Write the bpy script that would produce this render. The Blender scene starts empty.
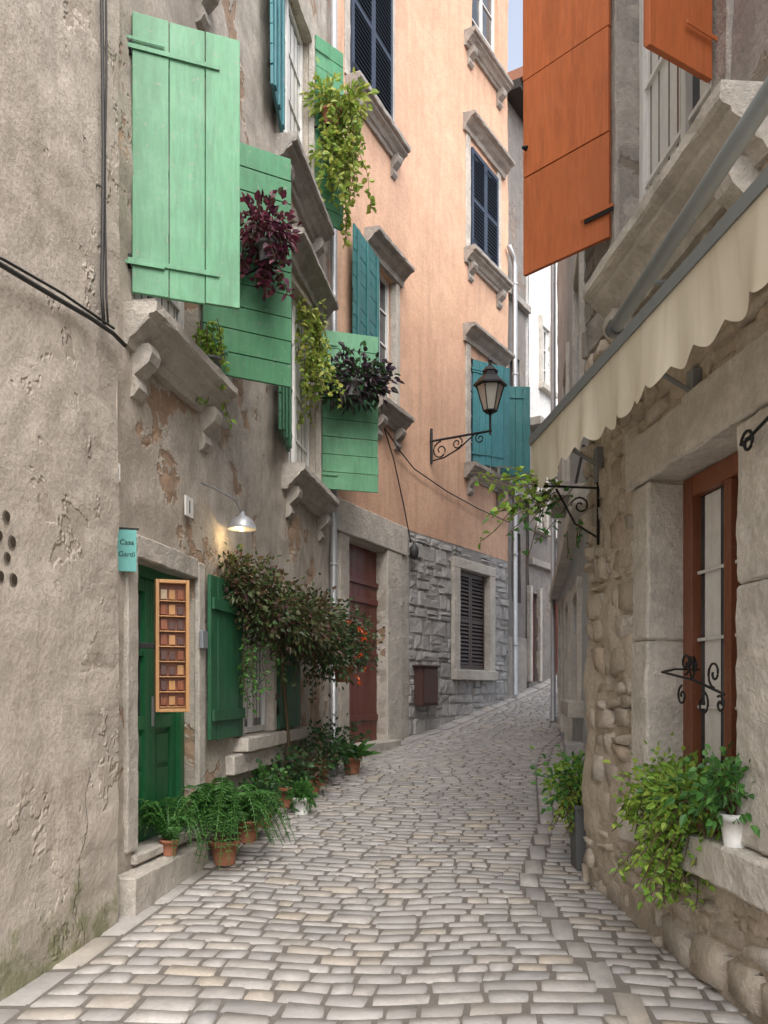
import bpy, math, random
from mathutils import Vector, noise
random.seed(7)
R=random.random
def U(a,b): return a+(b-a)*random.random()
S=bpy.context.scene
# ------------------------------------------------------------------ materials
MATS={}
class NT:
    def __init__(s,name):
        m=bpy.data.materials.new(name); m.use_nodes=True; s.m=m; s.t=m.node_tree; s.b=s.t.nodes['Principled BSDF']; MATS[name]=m
    def l(s,a,b): s.t.links.new(a,b)
    def noise(s,vec,scale,detail=4,rough=.6,dist=0):
        nd=s.t.nodes.new('ShaderNodeTexNoise'); nd.inputs['Scale'].default_value=scale; nd.inputs['Detail'].default_value=min(detail,5)
        nd.inputs['Roughness'].default_value=rough; nd.inputs['Distortion'].default_value=dist
        if vec: s.l(vec,nd.inputs['Vector'])
        return nd.outputs['Fac']
    def obj(s,scale=None):
        tc=s.t.nodes.new('ShaderNodeTexCoord'); o=tc.outputs['Object']
        if scale:
            mp=s.t.nodes.new('ShaderNodeMapping'); mp.inputs['Scale'].default_value=scale; s.l(o,mp.inputs['Vector']); o=mp.outputs[0]
        return o
    def ramp(s,fac,stops):
        r=s.t.nodes.new('ShaderNodeValToRGB'); e=r.color_ramp.elements
        while len(e)<len(stops): e.new(.5)
        for i,(p,c) in enumerate(stops):
            e[i].position=p; e[i].color=(c,c,c,1) if isinstance(c,(int,float)) else (*c,1)
        s.l(fac,r.inputs[0]); return r.outputs[0]
    def mix(s,fac,a,b,mode='MIX'):
        m=s.t.nodes.new('ShaderNodeMix'); m.data_type='RGBA'; m.blend_type=mode
        for sock,v in ((m.inputs[0],fac),(m.inputs[6],a),(m.inputs[7],b)):
            if isinstance(v,(int,float)): sock.default_value=v
            elif isinstance(v,tuple): sock.default_value=(*v,1)
            else: s.l(v,sock)
        return m.outputs[2]
    def math(s,op,a,b=0):
        m=s.t.nodes.new('ShaderNodeMath'); m.operation=op
        for i,v in enumerate((a,b)):
            if isinstance(v,(int,float)): m.inputs[i].default_value=v
            else: s.l(v,m.inputs[i])
        return m.outputs[0]
    def bump(s,h,strength=.5,dist=.02):
        b=s.t.nodes.new('ShaderNodeBump'); b.inputs['Strength'].default_value=strength; b.inputs['Distance'].default_value=dist
        s.l(h,b.inputs['Height']); s.l(b.outputs[0],s.b.inputs['Normal'])
    def island(s): return s.t.nodes.new('ShaderNodeNewGeometry').outputs['Random Per Island']
    def out(s,col,rough=.8):
        if isinstance(col,tuple): s.b.inputs['Base Color'].default_value=(*col,1)
        else: s.l(col,s.b.inputs['Base Color'])
        s.b.inputs['Roughness'].default_value=rough
def dk(c,f): return tuple(x*f for x in c)
def plaster(name,c1,c2,patch=None,pm=.56,damp=True,dampz=-1.1,fine=.5,streak=.35,brickscale=3.2,blot=.5,moss=False,pd=.7):
    t=NT(name); o=t.obj()
    a=t.noise(o,.9,5,.62,.2); col=t.mix(t.ramp(a,[(.38,0),(.62,1)]),c1,c2)
    b=t.noise(o,5,5,.7); col=t.mix(t.ramp(b,[(.32,blot),(.58,0)]),col,dk(c2,.66))
    st=t.noise(t.obj((5,5,.35)),1.3,4,.6); col=t.mix(t.math('MULTIPLY',t.ramp(st,[(.48,0),(.75,1)]),streak),col,dk(c1,.48))
    fn=t.noise(o,30,4,.7)
    col=t.mix(t.ramp(fn,[(.38,.4),(.6,0)]),col,dk(c2,.52))
    h=t.math('ADD',t.math('MULTIPLY',fn,.5),t.math('MULTIPLY',b,.4))
    if patch:
        mk=t.ramp(t.noise(o,1.15,5,.66,.15),[(pm,0),(pm+.02,1)])
        v=t.t.nodes.new('ShaderNodeTexVoronoi'); v.inputs['Scale'].default_value=brickscale
        mp=t.obj((1,1,1.9)); mv=t.t.nodes.new('ShaderNodeVectorMath'); mv.operation='ADD'
        sc=t.t.nodes.new('ShaderNodeVectorMath'); sc.operation='SCALE'; sc.inputs['Scale'].default_value=.35
        nz=t.t.nodes.new('ShaderNodeTexNoise'); nz.inputs['Scale'].default_value=3; nz.inputs['Detail'].default_value=2; t.l(mp,nz.inputs['Vector']); t.l(nz.outputs['Color'],sc.inputs[0])
        t.l(mp,mv.inputs[0]); t.l(sc.outputs[0],mv.inputs[1]); t.l(mv.outputs[0],v.inputs['Vector'])
        pc=t.mix(t.ramp(v.outputs['Color'],[(.2,0),(.8,1)]),patch,dk(patch,pd))
        edge=t.ramp(v.outputs['Distance'],[(.3,0),(.62,1)])
        pc=t.mix(edge,pc,dk(patch,pd)); pc=t.mix(t.ramp(b,[(.35,.5),(.65,0)]),pc,dk(patch,.5))
        col=t.mix(mk,col,pc)
        h=t.math('ADD',h,t.math('MULTIPLY',mk,t.math('SUBTRACT',-.3,t.math('MULTIPLY',edge,.6))))
    if damp:
        sp=t.t.nodes.new('ShaderNodeSeparateXYZ'); t.l(o,sp.inputs[0])
        z=t.math('ADD',t.math('SUBTRACT',dampz,sp.outputs[2]),t.math('MULTIPLY',t.math('SUBTRACT',b,.5),2.2))
        dm=t.ramp(z,[(0.0,0),(.4,1)])
        dc=dk((c1[0]*.78,c1[1]*.93,c1[2]*.5),.36) if moss else dk((c1[0]*.85,c1[1]*.85,c1[2]*.8),.5)
        col=t.mix(t.math('MULTIPLY',dm,.8),col,dc)
    t.out(col,.92); t.bump(h,fine,.03); return t.m
def stonemat(name,cols,rough=.75,bs=.5,sc=1,dirt=.5,big=.02):
    t=NT(name); o=t.obj(); i=t.island()
    n=len(cols); col=t.ramp(i,[(k/(n-1) if n>1 else 0,c) for k,c in enumerate(cols)])
    a=t.noise(o,4*sc,5,.7); col=t.mix(t.ramp(a,[(.35,dirt),(.62,0)]),col,dk(cols[0],.52))
    b=t.noise(o,26*sc,4,.75); col=t.mix(t.ramp(b,[(.4,.4),(.6,0)]),col,dk(cols[-1],.48))
    c=t.noise(o,1.1,3,.6); col=t.mix(t.ramp(c,[(.4,0),(.65,.35)]),col,dk(cols[0],1.2))
    t.out(col,rough); rr=t.math('ADD',t.math('MULTIPLY',a,.4),rough-.2); t.l(rr,t.b.inputs['Roughness'])
    t.bump(t.math('ADD',t.math('MULTIPLY',b,.5),a),bs,big); return t.m
def paint(name,c,wear=.35,rough=.55,chip=(.30,.29,.25)):
    t=NT(name); o=t.obj(); i=t.island()
    col=t.mix(i,dk(c,.82),dk(c,1.1))
    g=t.noise(t.obj((14,14,1.6)),3,4,.7)
    col=t.mix(t.ramp(g,[(.4,.35),(.6,0)]),col,dk(c,.6))
    a=t.noise(o,3,5,.7); col=t.mix(t.math('MULTIPLY',t.ramp(a,[(.48,0),(.75,1)]),wear),col,tuple(min(1,x*1.05+.09) for x in c))
    d=t.noise(t.obj((3,3,.6)),2.5,5,.7); col=t.mix(t.ramp(d,[(.36,.4),(.5,0)]),col,dk(c,.55))
    ch=t.ramp(t.noise(o,20,4,.75),[(.63,0),(.67,1)]); col=t.mix(t.math('MULTIPLY',ch,min(1,wear*1.6)),col,chip)
    t.out(col,rough); t.bump(t.math('ADD',g,t.math('MULTIPLY',a,.4)),.3,.01); return t.m
def plain(name,c,rough=.6,metal=0,var=.3,scale=12):
    t=NT(name); o=t.obj(); a=t.noise(o,scale,4,.7)
    t.out(t.mix(t.ramp(a,[(.3,var),(.7,0)]),c,dk(c,.5)),rough); t.b.inputs['Metallic'].default_value=metal; return t.m
def leafm(name,cols,trans=.25):
    t=NT(name); i=t.island(); n=len(cols)
    col=t.ramp(i,[(k/(n-1),c) for k,c in enumerate(cols)])
    t.out(col,.5)
    tr=t.t.nodes.new('ShaderNodeBsdfTranslucent'); t.l(col,tr.inputs[0])
    mx=t.t.nodes.new('ShaderNodeMixShader'); mx.inputs[0].default_value=trans
    t.l(t.b.outputs[0],mx.inputs[1]); t.l(tr.outputs[0],mx.inputs[2])
    t.l(mx.outputs[0],t.t.nodes['Material Output'].inputs[0]); return t.m
plaster('plaster_old',(.66,.59,.51),(.56,.49,.41),patch=(.60,.52,.43),pm=.56,streak=.3,blot=.5,moss=True,dampz=-1.0,fine=.5,brickscale=2.0,pd=.8)
plaster('quoin_wall',(.61,.535,.455),(.52,.445,.365),patch=(.64,.565,.48),pm=.43,streak=.2,blot=.6,moss=True,dampz=-1.15,fine=.65,brickscale=1.7,pd=.78)
plaster('plaster_grey',(.57,.51,.44),(.44,.385,.32),patch=(.46,.32,.215),pm=.565,streak=.5,blot=.6)
plaster('plaster_orange',(.73,.465,.32),(.66,.405,.275),patch=None,damp=False,streak=.4,fine=.25,blot=.4)
plaster('plaster_pale',(.54,.55,.56),(.45,.46,.47),damp=True,streak=.4)
plaster('plaster_white',(.80,.79,.77),(.72,.71,.69),damp=False,streak=.3)
plaster('plaster_dark',(.33,.295,.27),(.25,.225,.205),patch=(.3,.25,.2),damp=False)
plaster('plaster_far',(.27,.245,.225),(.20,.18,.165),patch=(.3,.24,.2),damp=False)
plaster('mortar',(.62,.53,.425),(.49,.405,.31),damp=True,streak=.35,fine=.9,blot=.6,dampz=-1.25)
plaster('mortar_grey',(.40,.385,.37),(.31,.295,.28),damp=False,fine=.8)
stonemat('trim_stone',[(.51,.465,.405),(.57,.525,.465)],.85,.8,1.2,.75,.03)
stonemat('trim_dark',[(.36,.325,.29),(.42,.385,.345)],.85,.8,1.2,.8,.03)
stonemat('jamb_stone',[(.60,.55,.48),(.66,.61,.54)],.8,.9,.9,.6,.035)
stonemat('rubble',[(.53,.435,.335),(.62,.54,.45),(.43,.35,.27),(.68,.62,.54),(.54,.41,.295),(.48,.44,.39)],.88,.9,1.4,.6,.03)
stonemat('block_grey',[(.38,.37,.36),(.48,.465,.445),(.42,.40,.385),(.53,.515,.49)],.85,.9,1.2,.6,.03)
stonemat('paving',[(.41,.385,.36),(.33,.315,.305),(.46,.43,.395),(.37,.355,.345),(.49,.42,.33),(.30,.29,.285),(.42,.40,.38),(.52,.485,.45)],.5,.45,1.5,.5,.012)
plain('joint_dirt',(.17,.152,.132),.95,0,.5,20)
paint('green_light',(.125,.34,.185),.5)
paint('green_mid',(.07,.25,.12),.4)
paint('green_dark',(.018,.115,.05),.2)
paint('green_door',(.016,.14,.048),.15,.4)
paint('teal',(.035,.17,.17),.3)
paint('teal_blue',(.045,.21,.235),.3)
paint('blue_dark',(.02,.035,.065),.2)
paint('orange_paint',(.47,.125,.035),.12,.5,(.3,.1,.05))
paint('brown_door',(.15,.034,.024),.2,.4)
paint('brown_window',(.22,.068,.027),.15,.4)
paint('dark_shutter',(.055,.033,.027),.2)
paint('white_paint',(.74,.73,.70),.15)
paint('wood_light',(.44,.23,.09),.2)
plain('iron',(.02,.02,.02),.5,.6)
plain('cable',(.035,.034,.033),.6)
plain('zinc',(.42,.43,.44),.45,.5)
plain('galv',(.36,.39,.42),.45,.5)
plain('terracotta',(.34,.14,.075),.85,0,.6)
plain('pot_white',(.75,.74,.70),.4)
plain('pot_grey',(.12,.12,.12),.7)
plain('curtain',(.68,.66,.63),.9)
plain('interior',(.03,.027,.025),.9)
plain('hole',(.012,.01,.01),1)
plain('vent_rim_shade',(.16,.135,.105),1)
plain('soil_and_hole_shade',(.05,.035,.02),1)  # potting soil, also the painted shade inside the vent holes
plain('stem',(.11,.075,.04),.8)
plain('sign_teal',(.12,.38,.35),.5)
plain('paper',(.42,.33,.22),.6,0,.7,60)
plain('meter_box',(.09,.045,.038),.6)
plain('roof_tile',(.28,.13,.08),.8)
plain('awning_case',(.20,.205,.21),.5,.2)
t=NT('glass'); t.out(t.mix(t.ramp(t.noise(t.obj(),1.5,3),[(.4,0),(.6,1)]),(.03,.035,.04),(.07,.075,.08)),.08)
t=NT('lamp_glass'); t.out((.62,.6,.52),.25); t.b.inputs['Transmission Weight'].default_value=.4
t=NT('lamp_lit'); t.out((.9,.75,.45),.5); t.b.inputs['Emission Color'].default_value=(1,.72,.32,1); t.b.inputs['Emission Strength'].default_value=2.5
t=NT('awning_cloth'); c=t.noise(t.obj((1,1,1)),3,4,.6); cc=t.mix(t.ramp(c,[(.35,.5),(.65,0)]),(.84,.78,.63),(.74,.66,.50))
st=t.noise(t.obj((6,6,.6)),2,4,.6); cc=t.mix(t.ramp(st,[(.5,0),(.7,.25)]),cc,(.5,.43,.3)); t.out(cc,.9)
tr=t.t.nodes.new('ShaderNodeBsdfTranslucent'); t.l(cc,tr.inputs[0]); mx=t.t.nodes.new('ShaderNodeMixShader'); mx.inputs[0].default_value=.4
t.l(t.b.outputs[0],mx.inputs[1]); t.l(tr.outputs[0],mx.inputs[2]); t.l(mx.outputs[0],t.t.nodes['Material Output'].inputs[0])
leafm('leaf_fern',[(.05,.16,.03),(.09,.24,.05),(.035,.11,.025),(.12,.28,.06)])
leafm('leaf_lime',[(.26,.42,.06),(.16,.32,.04),(.40,.52,.09),(.12,.24,.03)],.35)
leafm('leaf_yellow',[(.32,.42,.08),(.20,.32,.05),(.45,.45,.10),(.13,.24,.04)],.35)
leafm('leaf_dark',[(.02,.06,.02),(.04,.09,.03),(.05,.13,.035)])
leafm('leaf_mixed',[(.035,.075,.02),(.10,.045,.03),(.05,.12,.03),(.09,.03,.03),(.10,.13,.04),(.03,.05,.02)])
leafm('leaf_purple',[(.12,.02,.04),(.06,.014,.035),(.20,.04,.07),(.07,.06,.03)])
leafm('leaf_violet',[(.04,.02,.04),(.06,.035,.05),(.05,.05,.04)])
leafm('flower_orange',[(.75,.12,.03),(.85,.2,.05)])
# ------------------------------------------------------------------ mesh builder
class F:
    def __init__(s,ox,oy,ux,uy,side):
        s.o=(ox,oy); s.u=(ux,uy); L=math.hypot(ux,uy); s.L=L
        s.nn=(uy/L*side,-ux/L*side)
    def __call__(s,u,v,n=0): return (s.o[0]+s.u[0]*u+s.nn[0]*n, s.o[1]+s.u[1]*u+s.nn[1]*n, v)
WORLD=lambda x,z,y: (x,y,z)
ROUGH={'trim_stone','trim_dark','jamb_stone','block_grey'}
class MB:
    def __init__(s): s.v=[];s.f=[];s.m=[];s.names=[];s.sm=[]
    def mi(s,name):
        if name not in s.names: s.names.append(name)
        return s.names.index(name)
    def face(s,pts,mat,sm=False):
        b=len(s.v); s.v+= [tuple(p) for p in pts]; s.f.append(tuple(range(b,b+len(pts)))); s.m.append(s.mi(mat)); s.sm.append(sm)
    def mesh(s,vs,fs,mat,sm=False):
        b=len(s.v); s.v+=[tuple(p) for p in vs]
        ml=mat if isinstance(mat,list) else None; k=None if ml else s.mi(mat)
        for q,f in enumerate(fs): s.f.append(tuple(b+i for i in f)); s.m.append(s.mi(ml[q]) if ml else k); s.sm.append(sm)
    def rbox(s,P,u0,u1,v0,v1,n0,n1,mat,res=.07,amp=.007,rnd=.012):
        def ax(a,b):
            r=min(rnd,(b-a)*.3); m=max(1,int((b-a-2*r)/res)); return [a]+[a+r+(b-a-2*r)*i/m for i in range(m+1)]+[b]
        X,Y,Z=ax(u0,u1),ax(v0,v1),ax(n0,n1); nx,ny,nz=len(X),len(Y),len(Z); idx={};vs=[];fs=[]
        def vid(i,j,k):
            if (i,j,k) in idx: return idx[(i,j,k)]
            u,v,n=X[i],Y[j],Z[k]; e=(i in(0,nx-1))+(j in(0,ny-1))+(k in(0,nz-1))
            if e>=2:
                q=rnd*(.32 if e==2 else .5)*(1+1.6*abs(noise.noise(Vector((u*9,v*9,n*9)))))
                if i in(0,nx-1): u+=q*(1 if i==0 else -1)
                if j in(0,ny-1): v+=q*(1 if j==0 else -1)
                if k in(0,nz-1): n+=q*(1 if k==0 else -1)
            w=noise.noise_vector(Vector((u*5.3,v*5.3,n*5.3+7)))*amp+noise.noise_vector(Vector((u*17,v*17,n*17)))*amp*.45
            idx[(i,j,k)]=len(vs); vs.append(P(u+w.x,v+w.y,n+w.z)); return idx[(i,j,k)]
        for i in range(nx-1):
            for j in range(ny-1):
                for k in (0,nz-1): fs.append((vid(i,j,k),vid(i+1,j,k),vid(i+1,j+1,k),vid(i,j+1,k)))
            for k in range(nz-1):
                for j in (0,ny-1): fs.append((vid(i,j,k),vid(i+1,j,k),vid(i+1,j,k+1),vid(i,j,k+1)))
        for j in range(ny-1):
            for k in range(nz-1):
                for i in (0,nx-1): fs.append((vid(i,j,k),vid(i,j+1,k),vid(i,j+1,k+1),vid(i,j,k+1)))
        s.mesh(vs,fs,mat,False)
    def box(s,P,u0,u1,v0,v1,n0,n1,mat):
        if mat in ROUGH: return s.rbox(P,u0,u1,v0,v1,n0,n1,mat)
        vs=[P(u,v,n) for n in (n0,n1) for v in (v0,v1) for u in (u0,u1)]
        s.mesh(vs,[(0,1,3,2),(4,6,7,5),(0,4,5,1),(2,3,7,6),(0,2,6,4),(1,5,7,3)],mat)
    def prof(s,P,u0,u1,pts,mat,v=0,segs=1,jit=0):
        k=len(pts); vs=[]
        for i in range(segs+1):
            u=u0+(u1-u0)*i/segs
            for (n,vv) in pts: vs.append(P(u+U(-jit,jit),v+vv+U(-jit,jit),n+U(-jit,jit)))
        fs=[tuple(range(k)),tuple(range(segs*k,segs*k+k))]
        for i in range(segs):
            for j in range(k):
                a=i*k+j; b=i*k+(j+1)%k; fs.append((a,b,b+k,a+k))
        s.mesh(vs,fs,mat)
    def tube(s,path,r,mat,sides=8):
        path=[Vector(p) for p in path]; vs=[];n=len(path)
        for i,p in enumerate(path):
            d=(path[min(i+1,n-1)]-path[max(i-1,0)]).normalized()
            a=d.cross(Vector((0,0,1)) if abs(d.z)<.9 else Vector((1,0,0))).normalized(); b=d.cross(a)
            rr=r[i] if isinstance(r,(list,tuple)) else r
            for k in range(sides):
                t=2*math.pi*k/sides; vs.append(p+a*math.cos(t)*rr+b*math.sin(t)*rr)
        fs=[(i*sides+k,i*sides+(k+1)%sides,(i+1)*sides+(k+1)%sides,(i+1)*sides+k) for i in range(n-1) for k in range(sides)]
        fs+=[tuple(range(sides)),tuple(range((n-1)*sides,n*sides))]
        s.mesh(vs,fs,mat,sides>4)
    def lathe(s,c,prof,mat,sides=20,rot=0,sm=True):
        vs=[]
        for (r,z) in prof:
            for k in range(sides):
                t=2*math.pi*k/sides+rot; vs.append((c[0]+r*math.cos(t),c[1]+r*math.sin(t),c[2]+z))
        fs=[(i*sides+k,i*sides+(k+1)%sides,(i+1)*sides+(k+1)%sides,(i+1)*sides+k) for i in range(len(prof)-1) for k in range(sides)]
        fs.append(tuple(range(sides)))
        s.mesh(vs,fs,mat,sm)
    def stone(s,P,u0,u1,v0,v1,n0,n1,mat,jit=.01,rj=.01,eg=.1,cr=.18,sm=True):
        q=[0,eg,.5,1-eg,1]; vs=[]
        cj=[(U(-jit,jit),U(-jit,jit)) for _ in range(4)]; tilt=(U(-rj,rj),U(-rj,rj)); off=U(-rj,rj)
        sd=R()*100
        for j,b in enumerate(q):
            for i,a in enumerate(q):
                du=(cj[0][0]*(1-a)+cj[1][0]*a)*(1-b)+(cj[2][0]*(1-a)+cj[3][0]*a)*b
                dv=(cj[0][1]*(1-a)+cj[1][1]*a)*(1-b)+(cj[2][1]*(1-a)+cj[3][1]*a)*b
                uu=u0+(u1-u0)*a+du; vv=v0+(v1-v0)*b+dv
                ei=i in(0,4); ej=j in(0,4)
                if ei and ej:
                    uu+=(.5-a)*cr*min(u1-u0,v1-v0); vv+=(.5-b)*cr*min(u1-u0,v1-v0)
                elif ei or ej:
                    e_=noise.noise(Vector((uu*14,vv*14,sd)))*jit*.7; uu+=e_*ei; vv+=e_*ej
                n=n0 if (ei or ej) else n1+off+tilt[0]*(a-.5)+tilt[1]*(b-.5)+noise.noise(Vector((uu*9+sd,vv*9,sd)))*rj*1.2
                if i==2 and j==2: n+=rj*.3
                vs.append(P(uu,vv,n))
        fs=[(j*5+i,j*5+i+1,j*5+i+6,j*5+i+5) for j in range(4) for i in range(4)]
        s.mesh(vs,fs,mat,sm)
    def leaf(s,p,d,L,W,mat,up=None):
        d=d.normalized(); up=up or Vector((U(-1,1),U(-1,1),U(.2,1)))
        sd=d.cross(up)
        if sd.length<1e-3: sd=Vector((1,0,0))
        sd.normalize(); nn=sd.cross(d)
        tip=p+d*L-Vector((0,0,L*.2))
        f=nn*W*.18
        vs=[p,p+d*L*.3+sd*W*.5+f,p+d*L*.68+sd*W*.36+f-Vector((0,0,L*.06)),tip,p+d*L*.68-sd*W*.36+f-Vector((0,0,L*.06)),p+d*L*.3-sd*W*.5+f]
        s.mesh(vs,[(0,1,2,3),(0,3,4,5)],mat)
    def obj(s,name,parent=None,bev=0,):
        me=bpy.data.meshes.new(name); me.from_pydata(s.v,[],s.f)
        for n in s.names: me.materials.append(MATS[n])
        me.polygons.foreach_set('material_index',s.m); me.polygons.foreach_set('use_smooth',s.sm); me.update()
        o=bpy.data.objects.new(name,me); S.collection.objects.link(o)
        if parent: o.parent=parent
        if bev:
            b=o.modifiers.new('bev','BEVEL'); b.width=bev; b.segments=2; b.limit_method='ANGLE'; b.angle_limit=math.radians(40)
        return o
def empty(name):
    o=bpy.data.objects.new(name,None); S.collection.objects.link(o); return o
# ------------------------------------------------------------------ helpers for architecture
def lin(a,b,res):
    n=max(1,int(math.ceil((b-a)/res))); return [a+(b-a)*i/n for i in range(n)]
def wn(u,v,amp,fs=1.0):
    q=Vector((u*1.3*fs,v*1.3*fs,3)); return amp*(noise.noise(q)*1.2+noise.noise(q*3.7)*.55+noise.noise(q*9)*.28)
def wall(mb,P,u0,u1,v0,v1,ops,mat,res=.12,amp=.015,thick=5,fs=1.0,mf=None):
    bu=sorted({u0,u1,*[x for o in ops for x in o[:2] if u0<x<u1]}); bv=sorted({v0,v1,*[x for o in ops for x in o[2:4] if v0<x<v1]})
    us=[];vs=[]
    for a,b in zip(bu,bu[1:]): us+=lin(a,b,res)
    us.append(bu[-1])
    for a,b in zip(bv,bv[1:]): vs+=lin(a,b,res)
    vs.append(bv[-1])
    def inside(u,v):
        for o in ops:
            if o[0]<u<o[1] and o[2]<v<o[3]: return o[4]
        return 0
    nu=len(us);nv=len(vs)
    pts=[P(u,v,wn(u,v,amp,fs)) for v in vs for u in us]
    fs_=[];fm=[];ins=[[inside((us[i]+us[i+1])/2,(vs[j]+vs[j+1])/2) for i in range(nu-1)] for j in range(nv-1)]
    extra=[]
    for j in range(nv-1):
        for i in range(nu-1):
            if not ins[j][i]:
                fs_.append((j*nu+i,j*nu+i+1,(j+1)*nu+i+1,(j+1)*nu+i)); fm.append(mf(us[i],vs[j]) if mf else mat)
            else:
                d=-ins[j][i]
                if i>0 and not ins[j][i-1]: extra.append((pts[j*nu+i],pts[(j+1)*nu+i],P(us[i],vs[j+1],d),P(us[i],vs[j],d)))
                if i<nu-2 and not ins[j][i+1]: extra.append((pts[j*nu+i+1],pts[(j+1)*nu+i+1],P(us[i+1],vs[j+1],d),P(us[i+1],vs[j],d)))
                if j>0 and not ins[j-1][i]: extra.append((pts[j*nu+i],pts[j*nu+i+1],P(us[i+1],vs[j],d),P(us[i],vs[j],d)))
                if j<nv-2 and not ins[j+1][i]: extra.append((pts[(j+1)*nu+i],pts[(j+1)*nu+i+1],P(us[i+1],vs[j+1],d),P(us[i],vs[j+1],d)))
    mb.mesh(pts,fs_,fm,True)
    for e in extra: mb.face(e,mat)
    T=-thick
    mb.face([P(u0,v0,-amp*.5),P(u0,v1,-amp*.5),P(u0,v1,T),P(u0,v0,T)],mat)
    mb.face([P(u1,v0,-amp*.5),P(u1,v1,-amp*.5),P(u1,v1,T),P(u1,v0,T)],mat)
    mb.face([P(u0,v1,0),P(u1,v1,0),P(u1,v1,T),P(u0,v1,T)],'roof_tile')
    mb.face([P(u0,v0,T),P(u1,v0,T),P(u1,v1,T),P(u0,v1,T)],mat)
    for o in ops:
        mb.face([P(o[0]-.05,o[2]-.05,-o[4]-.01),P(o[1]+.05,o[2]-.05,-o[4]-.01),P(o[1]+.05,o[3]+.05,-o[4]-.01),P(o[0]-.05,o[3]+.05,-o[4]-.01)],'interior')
SILL=[(-.02,-.30),(.05,-.30),(.07,-.25),(.10,-.235),(.14,-.18),(.20,-.14),(.205,-.105),(.245,-.095),(.26,-.08),(.26,-.015),(.245,0),(-.02,0)]
CORN=[(-.02,-.28),(.05,-.28),(.06,-.2),(.12,-.15),(.17,-.09),(.22,-.075),(.24,-.06),(.24,-.01),(-.02,.03)]
def sill(mb,P,u0,u1,v,mat='trim_stone',k=1,corb=True,pr=SILL):
    p=[(n*k,vv*k) for n,vv in pr]; mb.prof(P,u0,u1,p,mat,v,max(2,int((u1-u0)/.12)),.006)
    if corb:
        c=[(-.02,-.62),(.04,-.60),(.075,-.55),(.07,-.50),(.045,-.46),(.09,-.42),(.15,-.37),(.17,-.31),(.15,-.25),(-.02,-.25)]
        for a in (u0+.12,u1-.27): mb.prof(P,a,a+.15,[(n*k,vv*k) for n,vv in c],mat,v,2,.004)
def window(mb,P,u0,u1,v0,v1,n,fm='white_paint',rows=3,curt=True):
    fw=.06
    mb.box(P,u0,u0+fw,v0,v1,n,n+.06,fm); mb.box(P,u1-fw,u1,v0,v1,n,n+.06,fm)
    mb.box(P,u0+fw,u1-fw,v0,v0+fw,n,n+.058,fm); mb.box(P,u0+fw,u1-fw,v1-fw,v1,n,n+.058,fm)
    m=(u0+u1)/2; mb.box(P,m-.035,m+.035,v0+fw,v1-fw,n+.002,n+.064,fm)
    for i in range(1,rows):
        v=v0+(v1-v0)*i/rows; mb.box(P,u0+fw,u1-fw,v-.014,v+.014,n+.012,n+.045,fm)
    mb.face([P(u0,v0,n+.02),P(u1,v0,n+.02),P(u1,v1,n+.02),P(u0,v1,n+.02)],'glass')
def shutter(name,h,o,v0,v1,mat,style='h',parent=None,nb=None,side=1):
    dx,dy=o[0]-h[0],o[1]-h[1]; w=math.hypot(dx,dy); P=F(h[0],h[1],dx/w,dy/w,side); mb=MB(); t=.02
    if style=='h':
        n=nb or int(round((v1-v0)/.2)); 
        for i in range(n):
            a=v0+(v1-v0)*i/n; b=v0+(v1-v0)*(i+1)/n; j=U(-.003,.003)
            mb.box(P,0+U(0,.008),w-U(0,.012),a+.004,b-.004,-t+j,t*.6+j,mat)
        for uu in (.1*w,.5*w,.86*w): mb.box(P,uu-.045,uu+.045,v0+.03,v1-.03,-t-.024,-t-.004,mat)
    elif style=='v':
        n=nb or max(3,int(round(w/.17)))
        for i in range(n):
            a=w*i/n;b=w*(i+1)/n; j=U(-.003,.003)
            mb.box(P,a+.0035,b-.0035,v0+U(0,.01),v1-U(0,.01),-t+j,t*.6+j,mat)
        for vv in (v0+.22,v1-.25): 
            mb.box(P,.02,w-.02,vv-.05,vv+.05,-t-.026,-t-.004,mat)
            mb.box(P,-.03,w*.8,vv-.017,vv+.017,t+.0,t+.007,mat)
            mb.tube([P(-.015,vv-.05,0),P(-.015,vv+.05,0)],.012,'iron',8)
    else:
        fw=.07; mb.box(P,0,fw,v0,v1,-t,t,mat); mb.box(P,w-fw,w,v0,v1,-t,t,mat)
        m=(v0+v1)/2
        for a,b in ((v0,v0+.09),(m-.04,m+.04),(v1-.09,v1)): mb.box(P,fw,w-fw,a,b,-t+.001,t-.001,mat)
        for a,b in ((v0+.09,m-.04),(m+.04,v1-.09)):
            k=int((b-a)/.075)
            for i in range(k):
                v=a+(b-a)*(i+.5)/k
                vs=[P(fw,v-.03,.022),P(w-fw,v-.03,.022),P(w-fw,v+.02,-.012),P(fw,v+.02,-.012),P(fw,v-.02,.024),P(w-fw,v-.02,.024),P(w-fw,v+.03,-.01),P(fw,v+.03,-.01)]
                mb.mesh(vs,[(0,1,2,3),(4,5,6,7),(0,1,5,4),(2,3,7,6)],mat)
            mb.face([P(fw,a,-.018),P(w-fw,a,-.018),P(w-fw,b,-.018),P(fw,b,-.018)],'hole')
    for vv in (v0+.2,v1-.2): mb.box(P,-.05,.22,vv-.012,vv+.012,t+.008,t+.014,mat)
    return mb.obj(name,parent,.004)
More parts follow.
